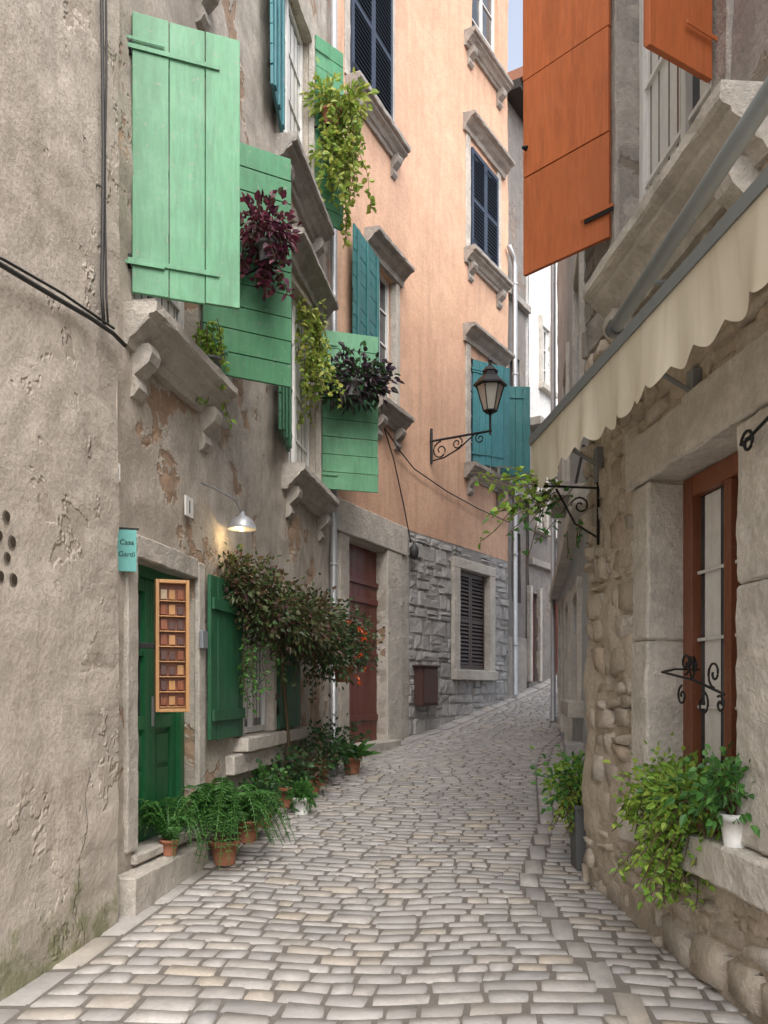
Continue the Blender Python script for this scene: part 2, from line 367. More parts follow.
def rows_stones(mb,P,u0,u1,v0,v1,rh,wr,n0,n1,mat,holes=(),gap=.012,jit=.012,rj=.012,drop=0,eg=.1,sm=True):
    v=v0
    while v<v1-.03:
        h=min(U(*rh),v1-v); 
        if v1-v-h<rh[0]*.6: h=v1-v
        u=u0-U(0,wr[0])
        while u<u1:
            w=U(*wr); a,b=max(u,u0),min(u+w,u1); u+=w
            if b-a<.05: continue
            segs=[(a,b)]
            for o in holes:
                if v+h*.5>o[2] and v+h*.5<o[3]:
                    ns=[]
                    for (x,y) in segs:
                        if y<=o[0] or x>=o[1]: ns.append((x,y)); continue
                        if x<o[0]-.04: ns.append((x,o[0]))
                        if y>o[1]+.04: ns.append((o[1],y))
                    segs=ns
            for (x,y) in segs:
                if y-x<.05: continue
                if drop and R()<drop: continue
                if h>.15 and R()<.3:
                    k=U(.35,.65); mb.stone(P,x+gap/2,y-gap/2,v+gap/2,v+h*k-gap/2,n0,n1,mat,jit,rj,eg,.4,sm); mb.stone(P,x+gap/2,y-gap/2,v+h*k+gap/2,v+h-gap/2,n0,n1,mat,jit,rj,eg,.4,sm)
                else: mb.stone(P,x+gap/2,y-gap/2,v+gap/2,v+h-gap/2,n0,n1,mat,jit,rj,eg,.4,sm)
        v+=h
# frames ------------------------------------------------------------
LH=F(-2.53,0,.15,1,1); A=F(-2.65,0,.15,1,1); B=F(-6.37,0,.45,1,1); C=F(-8.94,0,.62,1,1)
D=F(-9.02,0,.62,1,1); E=F(-8.97,0,.62,1,1); RW=F(2.07,0,-.08,1,-1); GW=F(.58,0,.17,1,-1)
def xy(P,u,n=0): q=P(u,0,n); return (q[0],q[1])
# ------------------------------------------------------------------ ground
GK=[(-40,-1.75),(0,-1.63),(3,-1.59),(4.5,-1.54),(6.5,-1.45),(9,-1.29),(12.4,-1.05),(15.1,-.84),(18.7,-.2),(22,.47),(26,1.2),(34,2.0),(90,2.2)]
def G(y):
    if y<=GK[0][0]: return GK[0][1]
    for i in range(len(GK)-1):
        a,b=GK[i],GK[i+1]
        if y<=b[0]:
            t=(y-a[0])/(b[0]-a[0]); h=b[0]-a[0]
            def sl(k):
                if k==0 or k==len(GK)-1: return 0
                return (GK[k+1][1]-GK[k-1][1])/(GK[k+1][0]-GK[k-1][0])
            return (2*t**3-3*t*t+1)*a[1]+(t**3-2*t*t+t)*h*sl(i)+(-2*t**3+3*t*t)*b[1]+(t**3-t*t)*h*sl(i+1)
    return GK[-1][1]
def und(x,y): return noise.noise(Vector((x*.8,y*.8,0)))*.02
mb=MB(); ys=[-200,-80,-40]+[i*.25 for i in range(-60,141)]+[60,120,300]; xs=[-300,-60,-10]+[-4+.25*i for i in range(57)]+[20,60,300]
vs=[(x,y,G(y)+(und(x,y) if abs(x)<12 and -20<y<36 else 0)-.0095+noise.noise(Vector((x*5,y*5,1)))*.003) for y in ys for x in xs]; n=len(xs)
mb.mesh(vs,[(j*n+i,j*n+i+1,(j+1)*n+i+1,(j+1)*n+i) for j in range(len(ys)-1) for i in range(n-1)],'joint_dirt',True)
mb.obj('ground')
KL=[(-2.8,-.5),(-2.12,3),(-1.85,5.2),(-1.62,6.7),(-1.3,9),(-.79,12.4),(.42,15.1),(2.7,18.75),(5.3,22.9),(8.2,27.5)]
KR=[(2.1,-.5),(1.85,3),(1.68,5.0),(1.62,6.3),(2.2,8.6),(2.7,11.6),(3.2,13.8),(4.2,16.4),(6.9,20.6),(9.8,25.2)]
KT=[0,3.5,5.7,7.2,9.5,12.9,15.6,19.6,24.4,29.8]
def LRt(t):
    for i in range(len(KT)-1):
        if t<=KT[i+1] or i==len(KT)-2:
            k=(t-KT[i])/(KT[i+1]-KT[i]); f=lambda K:(K[i][0]+(K[i+1][0]-K[i][0])*k,K[i][1]+(K[i+1][1]-K[i][1])*k)
            return f(KL),f(KR)
def PG(u,t,n):
    t=t+.08*noise.noise(Vector((u*.9,t*.5,5)))+.016*noise.noise(Vector((u*3,t*3,9)))
    l,r=LRt(t); w=math.hypot(r[0]-l[0],r[1]-l[1]); k=u/w
    x=l[0]+(r[0]-l[0])*k; y=l[1]+(r[1]-l[1])*k
    return (x,y,G(y)+n+und(x,y))
mb=MB(); t=.6; g=.0035; N0=-.02
def ps(u0,u1,t0,t1,n1=0,j=.012): mb.stone(PG,u0+g,u1-g,t0+g,t1-g,N0,n1+U(-.003,.003),'paving',j,.004,.075,.34,True)
while t<29:
    h=U(.10,.165); l,r=LRt(t+h/2); w=math.hypot(r[0]-l[0],r[1]-l[1])
    cs=w-.62; u=.24; 
    while u<cs-.02:
        ww=U(.11,.32); b=u+ww
        if cs-b<.1: b=cs
        ps(u,b,t,t+h)
        u=b
    u=cs+.15
    while u<w+.05:
        ww=U(.12,.3); ps(u,u+ww,t,t+h,-.002); u+=ww
    t+=h
t=.6
while t<29:
    h=U(.35,.7); ps(-.08,.236,t,t+h,0,.006); t+=h
t=.6
while t<29:
    h=U(.3,.55); l,r=LRt(t+h/2); w=math.hypot(r[0]-l[0],r[1]-l[1]); cs=w-.62
    ps(cs,cs+.15,t,t+h,-.003,.005); t+=h
mb.obj('cobblestone_street')
# ------------------------------------------------------------------ left plaster house
H=empty('plaster_house')
def mfL(u,v):
    k=math.floor((v+2)/.42); e=5.02+(.16 if k%2 else -.02)+.1*noise.noise(Vector((u*4,v*4,2)))
    if u>e and v<3.2+.5*noise.noise(Vector((u*2,v,0))): return 'quoin_wall'
    if v<-.3+.9*noise.noise(Vector((u*1.6,v*1.6,8))): return 'quoin_wall'
    return 'plaster_old'
mb=MB(); wall(mb,LH,-1.0,5.47,-1.9,10,[],'plaster_old',.035,.014,5,1.2,mfL)
mb.obj('walls',H)
mb=MB()
for r in range(4):
    for c in range(3):
        u=4.05+c*.105+(.05 if r%2 else 0)+U(-.01,.01); v=.86-r*.1+U(-.01,.01); z=wn(u,v,.014,1.2); rr=U(.028,.036)
        ring=[LH(u+rr*math.cos(k*.524),v+rr*math.sin(k*.524),z+.007) for k in range(12)]; mb.face(ring,'vent_rim_shade')  # wider, paler disc: softer shade painted around each hole
        i2=[LH(u+.006+rr*.72*math.cos(k*.524),v+.004+rr*.72*math.sin(k*.524),z+.010) for k in range(12)]; mb.face(i2,'soil_and_hole_shade')  # flat dark disc paints the shade of a hollow that is not cut
mb.obj('vent_holes',H)
mb=MB()
mb.tube([LH(5.17,8,.05)]+[LH(5.17+.012*math.sin(i*1.3),6-i*.45,.045) for i in range(9)]+[LH(5.18,2.22,.05)],.011,'cable')
mb.tube([LH(5.2,8,.05)]+[LH(5.21+.012*math.sin(i*1.7),6-i*.45,.045) for i in range(9)]+[LH(5.23,2.25,.05)],.007,'cable')
mb.tube([LH(3.6,1.88,.05),LH(4.1,2.06,.05),LH(4.6,2.13,.05),LH(5.0,2.19,.05),LH(5.3,2.22,.05),LH(5.46,2.21,.05)],.014,'cable')
mb.tube([LH(3.6,1.93,.05),LH(4.15,2.1,.05),LH(4.7,2.19,.05),LH(5.3,2.25,.055)],.008,'cable')
mb.obj('wall_cable')
# ------------------------------------------------------------------ house A (green shutters)
H=empty('stone_house_with_green_shutters')
mb=MB()
ops=[(5.95,7.15,-1.16,.95,.22),(8.35,9.4,-.45,1.0,.16),(6.0,7.2,2.66,4.78,.2),(10.0,11.7,2.66,5.0,.2),(9.7,11.3,6.25,8.6,.2),(6.0,7.2,6.25,8.6,.2)]
wall(mb,A,5.4,12.4,-1.9,12,ops,'plaster_grey',.07,.03,5)
mb.obj('walls',H)
mb=MB(); sill(mb,A,5.76,7.45,2.64); sill(mb,A,9.86,11.85,2.64); sill(mb,A,9.5,11.5,6.22,'trim_dark'); sill(mb,A,5.8,7.4,6.22)
sill(mb,A,9.9,11.9,5.38,'trim_dark',1,False,CORN)
mb.box(A,5.8,5.97,-1.12,1.08,-.02,.035,'trim_stone'); mb.box(A,7.14,7.28,-1.12,1.08,-.02,.03,'trim_stone'); mb.box(A,5.975,7.135,.93,1.1,-.2,.028,'trim_stone')
mb.box(A,8.15,9.55,-.60,-.46,-.1,.13,'jamb_stone'); mb.box(A,7.9,9.6,-.80,-.61,-.02,.08,'trim_stone')
mb.box(A,9.7,10.9,-.6,-.46,-.02,.1,'trim_stone')
for (a,b) in ((9.9,10.02),(11.68,11.8)): mb.box(A,a,b,2.64,5.1,-.05,.03,'trim_stone')
for (a,b) in ((9.6,9.72),(11.28,11.4)): mb.box(A,a,b,6.22,8.7,-.05,.03,'trim_stone')
mb.box(A,8.23,8.36,-.45,1.1,-.1,.03,'jamb_stone'); mb.box(A,9.39,9.5,-.45,1.1,-.1,.03,'jamb_stone'); mb.box(A,8.365,9.385,.99,1.12,-.12,.032,'jamb_stone')
mb.obj('stone_trim',H)
mb=MB()
mb.box(A,5.62,6.3,-1.8,-1.24,0,.17,'trim_stone'); mb.box(A,6.306,7.0,-1.8,-1.245,0,.16,'trim_stone'); mb.box(A,5.9,7.2,-1.22,-1.15,-.2,.05,'trim_stone')
mb.obj('door_step',H)
mb=MB(); n=-.2
mb.box(A,5.97,6.05,-1.15,.93,n,n+.1,'green_door'); mb.box(A,7.05,7.135,-1.15,.93,n,n+.1,'green_door'); mb.box(A,6.051,7.049,.85,.93,n,n+.098,'green_door')
for (a,b) in ((6.055,6.545),(6.555,7.045)):
    mb.box(A,a,a+.09,-1.14,.845,n+.01,n+.06,'green_door'); mb.box(A,b-.09,b,-1.14,.845,n+.01,n+.06,'green_door')
    for (c,d) in ((-1.14,-.98),(-.3,-.2),(.75,.845)): mb.box(A,a+.091,b-.091,c,d,n+.01,n+.058,'green_door')
    mb.box(A,a+.09,b-.09,-.98,-.3,n+.01,n+.03,'green_door'); mb.box(A,a+.13,b-.13,-.93,-.62,n+.03,n+.05,'green_door'); mb.box(A,a+.13,b-.13,-.58,-.35,n+.03,n+.05,'green_door')
    mb.face([A(a,-.2,n+.02),A(b,-.2,n+.02),A(b,.75,n+.02),A(a,.75,n+.02)],'glass')
    for k in (1,2): mb.box(A,a+.09+k*.1-.008,a+.09+k*.1+.008,-.2,.75,n+.03,n+.05,'green_door')
    mb.box(A,a+.09,b-.09,.26,.29,n+.03,n+.052,'green_door')
q=A(6.6,-.15,n+.1); mb.lathe(q,[(.001,0),(.02,.005),(.025,.02),(.02,.035),(.001,.04)],'zinc',10)
mb.box(A,6.57,6.61,-.28,-.05,n+.06,n+.066,'zinc')
mb.obj('green_door',H,.005)
mb=MB()
window(mb,A,8.37,9.38,-.44,.99,-.12); 
window(mb,A,6.02,7.18,2.68,4.76,-.18,rows=4); window(mb,A,10.04,11.67,2.66,4.99,-.18,rows=4); window(mb,A,9.74,11.27,6.24,8.59,-.18,rows=4)
for (a,b,c,d,nn) in ((6.1,7.1,2.75,4.7,-.157),(10.1,11.6,2.75,4.9,-.157),(8.45,9.3,-.3,.93,-.098),(9.8,11.2,6.3,8.5,-.157)):
    k=24; vs=[];
    for i in range(k+1):
        u=a+(b-a)*i/k
        for v in (c,d): vs.append(A(u,v,nn+.005*math.sin(i*2.1)))
    mb.mesh(vs,[(2*i,2*i+2,2*i+3,2*i+1) for i in range(k) if not 9<i<14],'curtain',True)
mb.obj('windows',H)
shutter('shutter_1',(-1.76,5.93),(-1.05,6.2),2.77,4.73,'green_light','v',H,nb=3)
shutter('shutter_2',xy(A,7.2,.03),(-.83,7.6),2.70,4.74,'green_mid','h',H)
shutter('shutter_3',xy(A,11.75,.03),(-.08,12.0),2.78,4.98,'green_light','h',H,nb=9)
shutter('shutter_4',xy(A,9.95,.04),xy(A,9.1,.17),2.78,4.98,'green_dark','h',H)
shutter('shutter_5',xy(A,9.65,.04),xy(A,8.85,.15),6.3,8.6,'teal_blue','h',H)
shutter('shutter_6',xy(A,11.35,.03),(-.56,11.7),6.3,8.75,'green_mid','h',H)
shutter('shutter_7',xy(A,8.22,.04),xy(A,7.3,.05),-.44,1.0,'green_dark','v',H)
shutter('shutter_8',xy(A,9.52,.04),xy(A,10.4,.06),-.44,1.0,'green_dark','v',H)
mb=MB(); mb.tube([A(12.25,-1.05,.09),A(12.25,2.2,.09),A(12.22,2.5,.1),A(12.2,5.0,.1),A(12.2,11.9,.1)],.05,'zinc',12)
for v in (-.6,.6,1.8,4.5,7.5): mb.tube([A(12.25,v,.09),A(12.25,v+.03,.09)],.06,'zinc',12)
mb.obj('drainpipe')
# ------------------------------------------------------------------ orange house
H=empty('orange_house')
mb=MB()
opB=[(12.9,14.2,-.95,2.3,.25),(13.8,14.6,4.75,7.0,.2),(12.95,14.4,9.35,11.8,.2)]
wall(mb,B,12.4,15.1,2.85,17,[o for o in opB if o[2]>2.9],'plaster_orange',.15,.02,5)
wall(mb,B,12.4,15.1,-1.6,2.85,[opB[0]],'plaster_grey',.1,.015,4.9)
opC=[(16.75,17.95,.42,2.38,.2),(17.2,18.35,4.6,6.75,.2),(17.2,18.35,8.9,11.0,.2),(17.3,18.4,13.2,15.2,.2)]
wall(mb,C,15.1,18.85,2.85,17,opC[1:],'plaster_orange',.15,.02,5)
wall(mb,C,15.1,18.85,-1.3,2.85,[opC[0]],'mortar_grey',.15,.01,4.9)
mb.obj('walls',H)
mb=MB(); rows_stones(mb,C,15.12,18.84,-1.2,2.82,(.16,.32),(.2,.5),-.02,.02,'block_grey',[(16.5,18.2,.2,2.62)],.014,.014,.022,0,.1,False)
mb.obj('stone_block_walls',H)
mb=MB()
mb.box(B,12.62,12.9,-1.3,2.35,-.24,.05,'trim_stone'); mb.box(B,14.2,14.75,-1.3,2.35,-.24,.05,'jamb_stone'); mb.box(B,12.5,14.95,2.352,2.84,-.24,.07,'jamb_stone'); mb.box(B,14.76,15.08,-1.3,2.345,-.02,.03,'trim_stone')
mb.box(B,12.7,14.4,-1.2,-.84,-.2,.2,'trim_stone')
mb.box(C,16.53,16.76,.22,2.4,-.18,.07,'jamb_stone'); mb.box(C,17.94,18.17,.22,2.4,-.18,.07,'jamb_stone'); mb.box(C,16.53,18.17,2.402,2.6,-.18,.07,'jamb_stone'); mb.box(C,16.53,18.17,.2,.4,-.18,.12,'jamb_stone')
sill(mb,B,12.85,14.65,9.3,'trim_dark'); sill(mb,B,13.45,14.8,7.3,'trim_dark',1.1,False,CORN); sill(mb,B,13.7,14.8,4.72,'trim_dark')
for v in (8.86,4.55,13.2): sill(mb,C,17.0,18.6,v,'trim_dark')
for v in (11.5,7.3): sill(mb,C,16.95,18.65,v,'trim_dark',1.15,False,CORN)
for (a,b,c,d) in [(17.05,17.22,4.55,7.0),(18.33,18.5,4.55,7.0),(17.05,17.22,8.86,11.2),(18.33,18.5,8.86,11.2)]: mb.box(C,a,b,c,d,-.1,.03,'trim_stone')
for (a,b,c,d) in [(13.67,13.81,4.72,7.0),(14.59,14.72,4.72,7.0),(12.82,12.97,9.3,12),(14.38,14.53,9.3,12)]: mb.box(B,a,b,c,d,-.1,.03,'trim_stone')
mb.obj('stone_trim',H)
mb=MB()
mb.box(B,12.9,14.2,1.7,1.78,-.2,-.12,'brown_door')
for i in range(6): a=12.92+i*.213; mb.box(B,a,a+.207,-.9,1.7,-.22,-.15,'brown_door')
for i in range(6): a=12.92+i*.213; mb.box(B,a,a+.207,1.78,2.35,-.22,-.16,'brown_door')
for v in (-.5,.5,1.4): mb.box(B,12.93,14.18,v,v+.1,-.149,-.12,'brown_door')
mb.obj('wooden_door',H,.006)
mb=MB()
window(mb,B,13.82,14.58,4.75,7.0,-.18,rows=4); window(mb,C,17.22,18.33,4.6,6.75,-.18,rows=4); window(mb,B,12.97,14.38,9.35,11.8,-.18)
window(mb,C,17.3,18.4,13.2,15.2,-.15)
mb.obj('windows',H)
def inwall(P,name,u0,u1,v0,v1,mat,st,n=-.06): 
    m=(u0+u1)/2
    shutter(name,xy(P,u0+.01,n),xy(P,m-.005,n),v0,v1,mat,st,H); shutter(name,xy(P,m+.005,n),xy(P,u1-.01,n),v0,v1,mat,st,H)
inwall(B,'louvre_shutter',12.97,14.38,9.36,11.8,'blue_dark','l',.04)
inwall(C,'louvre_shutter',17.22,18.33,8.92,11,'blue_dark','l',.04)
inwall(C,'cellar_shutter',16.77,17.93,.42,2.38,'dark_shutter','l',-.08)
shutter('teal_shutter',xy(B,13.85,.05),(xy(B,12.8,.16)),4.85,7.0,'teal','h',H)
shutter('teal_shutter',(1.8,17.25),(2.62,17.75),4.6,6.72,'teal_blue','v',H)
shutter('teal_shutter',xy(C,18.45,.03),(3.18,18.5),4.45,6.6,'teal','v',H)
mb=MB(); mb.box(C,15.25,15.75,-.28,.42,.03,.2,'meter_box'); mb.box(C,15.29,15.71,-.24,.38,.2,.215,'meter_box'); mb.box(C,15.2,15.8,.42,.45,.02,.24,'meter_box'); mb.obj('meter_box',None,.008)
mb=MB(); mb.tube([C(18.95,-.1,.12),C(18.95,9.4,.12),C(18.9,9.6,.1),C(18.7,9.75,.1)],.055,'zinc',10); 
for v in (1,3,5,7,9): mb.tube([C(18.95,v,.12),C(18.95,v+.04,.12)],.068,'zinc',10)
mb.obj('drainpipe')
mb=MB()
mb.tube([B(14.0,4.35,.06),B(14.6,4.1,.08),C(15.2,3.95,.06),C(16.3,3.8,.05),C(17.5,3.72,.05),C(18.8,3.7,.06)],.012,'cable')
mb.tube([B(14.05,4.3,.06),B(14.4,3.9,.06),B(14.8,3.2,.06),B(15.05,2.6,.08)],.012,'cable'); q=B(15.05,2.45,.14)
mb.lathe((q[0],q[1],q[2]-.15),[(.001,0),(.05,.02),(.085,.1),(.085,.2),(.03,.27),(.02,.32)],'cable',10)
mb.obj('wall_cable')
# ------------------------------------------------------------------ far houses
H=empty('tall_grey_house'); mb=MB()
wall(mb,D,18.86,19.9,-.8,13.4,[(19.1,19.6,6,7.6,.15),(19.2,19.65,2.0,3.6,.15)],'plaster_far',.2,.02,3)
mb.box(D,18.8,20.0,13.4,13.62,-3,.55,'roof_tile'); mb.box(D,18.8,20.0,13.2,13.4,-.1,.4,'interior')
mb.box(D,18.87,19.9,-.8,1.2,0,.03,'trim_dark')
for v in (4.4,8.8): mb.box(D,18.87,19.95,v,v+.15,-.02,.12,'trim_dark')
mb.obj('walls',H)
H=empty('white_house'); mb=MB()
oE=[(20.05,20.45,.2,2.3,.15),(21.3,21.8,.4,2.5,.15),(20.35,20.8,3.9,5.4,.15),(22.6,23.3,1.0,3.0,.15),(20.6,21.1,7.4,8.9,.15),(21.3,21.75,3.9,5.4,.15)]
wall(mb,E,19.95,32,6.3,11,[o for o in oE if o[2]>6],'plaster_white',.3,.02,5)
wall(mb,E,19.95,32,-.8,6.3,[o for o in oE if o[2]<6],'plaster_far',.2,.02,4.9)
mb.box(E,19.95,32,6.2,6.4,-.02,.3,'trim_dark'); mb.box(E,19.95,32,2.95,3.1,-.02,.1,'trim_dark')
mb.obj('walls',H)
mb=MB()
for o in oE:
    door=o[2]<3
    if door: mb.box(E,o[0],o[1],o[2],o[3],-.14,-.1,'brown_door')
    else: window(mb,E,*o[:4],-.12); mb.box(E,o[0]-.15,o[1]+.15,o[2]-.14,o[2],-.05,.15,'trim_stone')
    mb.box(E,o[0]-.12,o[0],o[2],o[3]+.15,-.05,.06,'trim_stone'); mb.box(E,o[1],o[1]+.12,o[2],o[3]+.15,-.05,.06,'trim_stone')
mb.obj('doors_and_windows',H)
H=empty('grey_plaster_house'); mb=MB()
oG=[(9.4,10.5,-.05,1.1,.2),(11.6,12.6,-1.0,1.2,.2),(9.0,10.2,3.0,4.8,.2),(12.2,13.4,3.0,4.8,.2),(14.2,15.2,-.6,1.4,.2)]
wall(mb,GW,7.9,17,-1.8,9,oG,'plaster_pale',.15,.02,5); mb.obj('walls',H)
mb=MB()
for o in oG:
    mb.box(GW,o[0]-.14,o[0],o[2]-.1,o[3]+.14,-.1,.05,'jamb_stone'); mb.box(GW,o[1],o[1]+.14,o[2]-.1,o[3]+.14,-.1,.05,'jamb_stone'); mb.box(GW,o[0],o[1],o[3],o[3]+.14,-.1,.048,'jamb_stone')
    window(mb,GW,*o[:4],-.17,'brown_window' if o[2]<0 else 'white_paint')
mb.box(GW,8.0,17,1.75,1.95,-.02,.16,'jamb_stone'); mb.box(GW,9.0,11,-.3,-.12,-.02,.16,'trim_stone'); mb.box(GW,12,13.6,2.75,2.95,-.02,.22,'trim_stone')
mb.box(GW,8.6,9.2,-1.7,-.55,0,.2,'block_grey'); mb.box(GW,9.206,10.6,-1.7,-.8,0,.16,'block_grey')
mb.obj('stone_trim',H)
mb=MB(); mb.tube([GW(16.5,-.6,.1),GW(16.5,8.9,.1)],.05,'zinc',10); mb.tube([GW(8,2.3,.06),GW(12,2.25,.05),GW(16.5,2.4,.06)],.015,'cable',6); mb.obj('drainpipe')
# ------------------------------------------------------------------ right rubble house
H=empty('rubble_stone_house')
mb=MB(); oR=[(4.08,5.22,-.77,1.3,.3),(4.4,5.8,2.75,5.4,.25)]
wall(mb,RW,-1,6.5,-1.9,2.5,[oR[0]],'mortar',.04,.045,4,1.5)
wall(mb,RW,-1,6.5,2.5,7.5,[oR[1]],'plaster_dark',.1,.02,3.99)
mb.obj('walls',H)
mb=MB(); rows_stones(mb,RW,2.2,6.52,-1.8,2.5,(.06,.25),(.08,.42),-.03,.014,'rubble',[(3.55,5.46,-.98,1.64)],.022,.036,.024,.04,.1)
rows_stones(mb,RW,5.95,6.54,2.5,7.4,(.2,.34),(.3,.6),-.02,.02,'trim_dark',(),.02,.02,.012,0,.08,False)
mb.obj('rubble_stones',H)
mb=MB()
jb=lambda *a: mb.rbox(RW,*a,'jamb_stone',.045,.012,.016)
jb(5.2,5.47,-.745,.3,-.3,.05); jb(5.2,5.45,.305,1.275,-.3,.045)
jb(3.75,4.1,-.745,.5,-.3,.055); jb(3.78,4.1,.505,1.275,-.3,.05)
jb(3.5,4.7,1.285,1.62,-.3,.06); jb(4.704,5.55,1.287,1.6,-.3,.055)
jb(3.6,4.6,-.96,-.755,-.3,.13); jb(4.604,5.52,-.955,-.758,-.3,.12)
sill(mb,RW,3.8,5.75,2.72,'trim_stone',1.05)
mb.box(RW,4.22,4.4,2.72,5.5,-.2,.03,'trim_dark'); mb.box(RW,5.8,5.94,2.72,5.5,-.2,.03,'trim_dark')
mb.obj('stone_trim',H)
mb=MB(); n=-.27
mb.box(RW,4.1,4.22,-.75,1.28,n,n+.09,'brown_window'); mb.box(RW,5.08,5.2,-.75,1.28,n,n+.09,'brown_window')
mb.box(RW,4.22,5.08,-.75,-.62,n,n+.085,'brown_window'); mb.box(RW,4.22,5.08,1.16,1.28,n,n+.085,'brown_window')
mb.box(RW,4.62,4.7,-.62,1.16,n,n+.08,'brown_window')
mb.face([RW(4.2,-.7,n+.03),RW(5.1,-.7,n+.03),RW(5.1,1.2,n+.03),RW(4.2,1.2,n+.03)],'glass')
k=30; vs=[]
for i in range(k+1):
    u=4.22+.86*i/k
    for v in (-.6,1.15): vs.append(RW(u,v,n+.033+.0025*math.sin(i*1.9)))
mb.mesh(vs,[(2*i,2*i+2,2*i+3,2*i+1) for i in range(k) if i<9 or 20<i<28],'curtain',True)
for v in (-.1,.3,.7): mb.box(RW,4.22,5.08,v-.01,v+.01,n+.04,n+.055,'white_paint')
mb.obj('ground_window',H,.004)
mb=MB(); window(mb,RW,4.4,5.8,2.75,5.4,-.2,rows=4)
k=30; vs=[]
for i in range(k+1):
    u=4.46+1.28*i/k
    for v in (2.8,5.3): vs.append(RW(u,v,-.177+.005*math.sin(i*1.9)))
mb.mesh(vs,[(2*i,2*i+2,2*i+3,2*i+1) for i in range(k) if i<12 or i>17],'curtain',True)
mb.obj('upper_window',H)
shutter('orange_shutter',xy(RW,5.85,.05),(1.05,6.4),3.11,5.3,'orange_paint','h',H,nb=3,side=-1)
shutter('orange_shutter',xy(RW,4.35,.05),(1.27,4.1),3.11,5.3,'orange_paint','h',H,nb=3,side=-1)
mb=MB()
P=F(*xy(RW,5.85,.05),(1.05-xy(RW,5.85,.05)[0]),(6.4-xy(RW,5.85,.05)[1]),-1)
mb.box(P,-.06,.25,3.27,3.3,.022,.03,'iron'); mb.box(P,-.06,.25,5.0,5.03,.022,.03,'iron'); mb.tube([P(.93,4.03,.03),P(.93,4.03,.07),P(.86,4.0,.09)],.012,'iron',6)
mb.obj('shutter_hardware',H)
# awning
mb=MB()
PA=lambda u,h,n: RW(u,h-.012*(6.2-u),n)
def bott(x): return 1.475-.05*abs(math.sin((x-2.2)*math.pi/.23))+.012*math.sin(x*2.7)
sg=lambda x: .022*math.sin(x*5.1)+.014*math.sin(x*13)+.008*math.sin(x*23)
for i in range(44):
    a=2.2+4.05*i/44; b=2.2+4.05*(i+1)/44
    for k in range(4):
        p=[k/4,(k+1)/4]; q=[]
        for (uu,pp) in ((a,p[0]),(b,p[0]),(b,p[1]),(a,p[1])): q.append(PA(uu,2.25-(2.25-1.80)*pp-.04*math.sin(pp*math.pi),.05+.42*pp))
        mb.face(q,'awning_cloth',True)
N=176; vs=[]
for i in range(N+1):
    x=2.2+4.05*i/N
    for f in (0,.33,.66,1): vs.append(PA(x,1.79+(bott(x)-1.79)*f,.495+sg(x)*f))
mb.mesh(vs,[(4*i+k,4*i+4+k,4*i+5+k,4*i+1+k) for i in range(N) for k in range(3)],'awning_cloth',True)
mb.box(PA,2.1,6.28,1.79,1.855,.44,.505,'awning_case'); mb.tube([PA(2.1,1.86,.46),PA(6.28,1.86,.46)],.02,'galv',10)
for u in (2.6,4.6,6.15): 
    mb.tube([PA(u,1.62,.02),PA(u,1.75,.25),PA(u,1.8,.45)],.014,'awning_case',8); mb.box(PA,u-.04,u+.04,1.5,1.75,.0,.05,'awning_case')
mb.face([PA(6.25,2.25,.05),PA(6.25,1.80,.47),PA(6.25,1.5,.47),PA(6.25,1.78,.3),PA(6.25,2.05,.05)],'awning_cloth')
mb.obj('awning')
mb=MB(); mb.tube([RW(2.2,2.42,.32),RW(3.33,2.30,.32),RW(4.98,2.12,.32)],.042,'galv',16); mb.tube([RW(4.98,2.12,.32),RW(5.03,2.115,.32)],.05,'awning_case',14)
for u in (3.0,4.6): mb.tube([RW(u,2.33-.11*(u-3.3),.32),RW(u,2.36-.11*(u-3.3),.0)],.014,'galv',8)
mb.obj('metal_pipe')
def scroll(P,c,r,turn=1.5,a0=0,sgn=1,k=18):
    out=[]
    for i in range(k+1):
        t=i/k; a=a0+sgn*turn*2*math.pi*t; rr=r*(1-.8*t); out.append(P(c[0]+rr*math.cos(a),c[1]+rr*math.sin(a)))
    return out
mb=MB()
Q=lambda a,b: RW(4.35+a,.0+b,.14)
mb.tube([RW(4.98,.12,-.18),RW(4.9,.12,.0),Q(.4,.1),Q(0,.05),Q(-.32,-.02)],.007,'iron',6)
for c,r,a0,sg_ in (((-.22,.08),.07,-1.5,1),((-.1,-.07),.065,1.5,1),((.1,.14),.06,-1.5,-1),((.14,-.03),.055,1.5,-1),((-.28,-.07),.045,1,1)):
    mb.tube(scroll(Q,c,r,1.3,a0,sg_),.006,'iron',6)
for s_ in (-1,1): mb.tube([Q(.02,.05),Q(.02+.05*s_,.13),Q(.02+.02*s_,.17),Q(0,.09)],.007,'iron',6)
mb.obj('wrought_iron_ornament')
mb=MB(); Q=lambda a,b: RW(3.85+a,1.12+b,.12)
mb.tube(scroll(Q,(0,0),.06,1.4,0,1),.008,'iron',6); mb.tube([Q(.05,0),Q(-.2,.06),Q(-.4,.06)],.008,'iron',6); mb.obj('wrought_iron_ornament')
mb=MB(); 
mb.tube([RW(6.15,1.05,.03),RW(6.15,1.5,.03)],.011,'iron',6); mb.tube([RW(6.15,1.46,.03),RW(6.15,1.47,.5)],.009,'iron',6); mb.tube([RW(6.15,1.1,.03),RW(6.15,1.2,.2),RW(6.15,1.45,.34)],.008,'iron',6)
mb.tube(scroll(lambda a,b:RW(6.15,1.33+b,.16+a),(0,0),.07,1.4,0,1),.007,'iron',6)
mb.obj('iron_bracket')
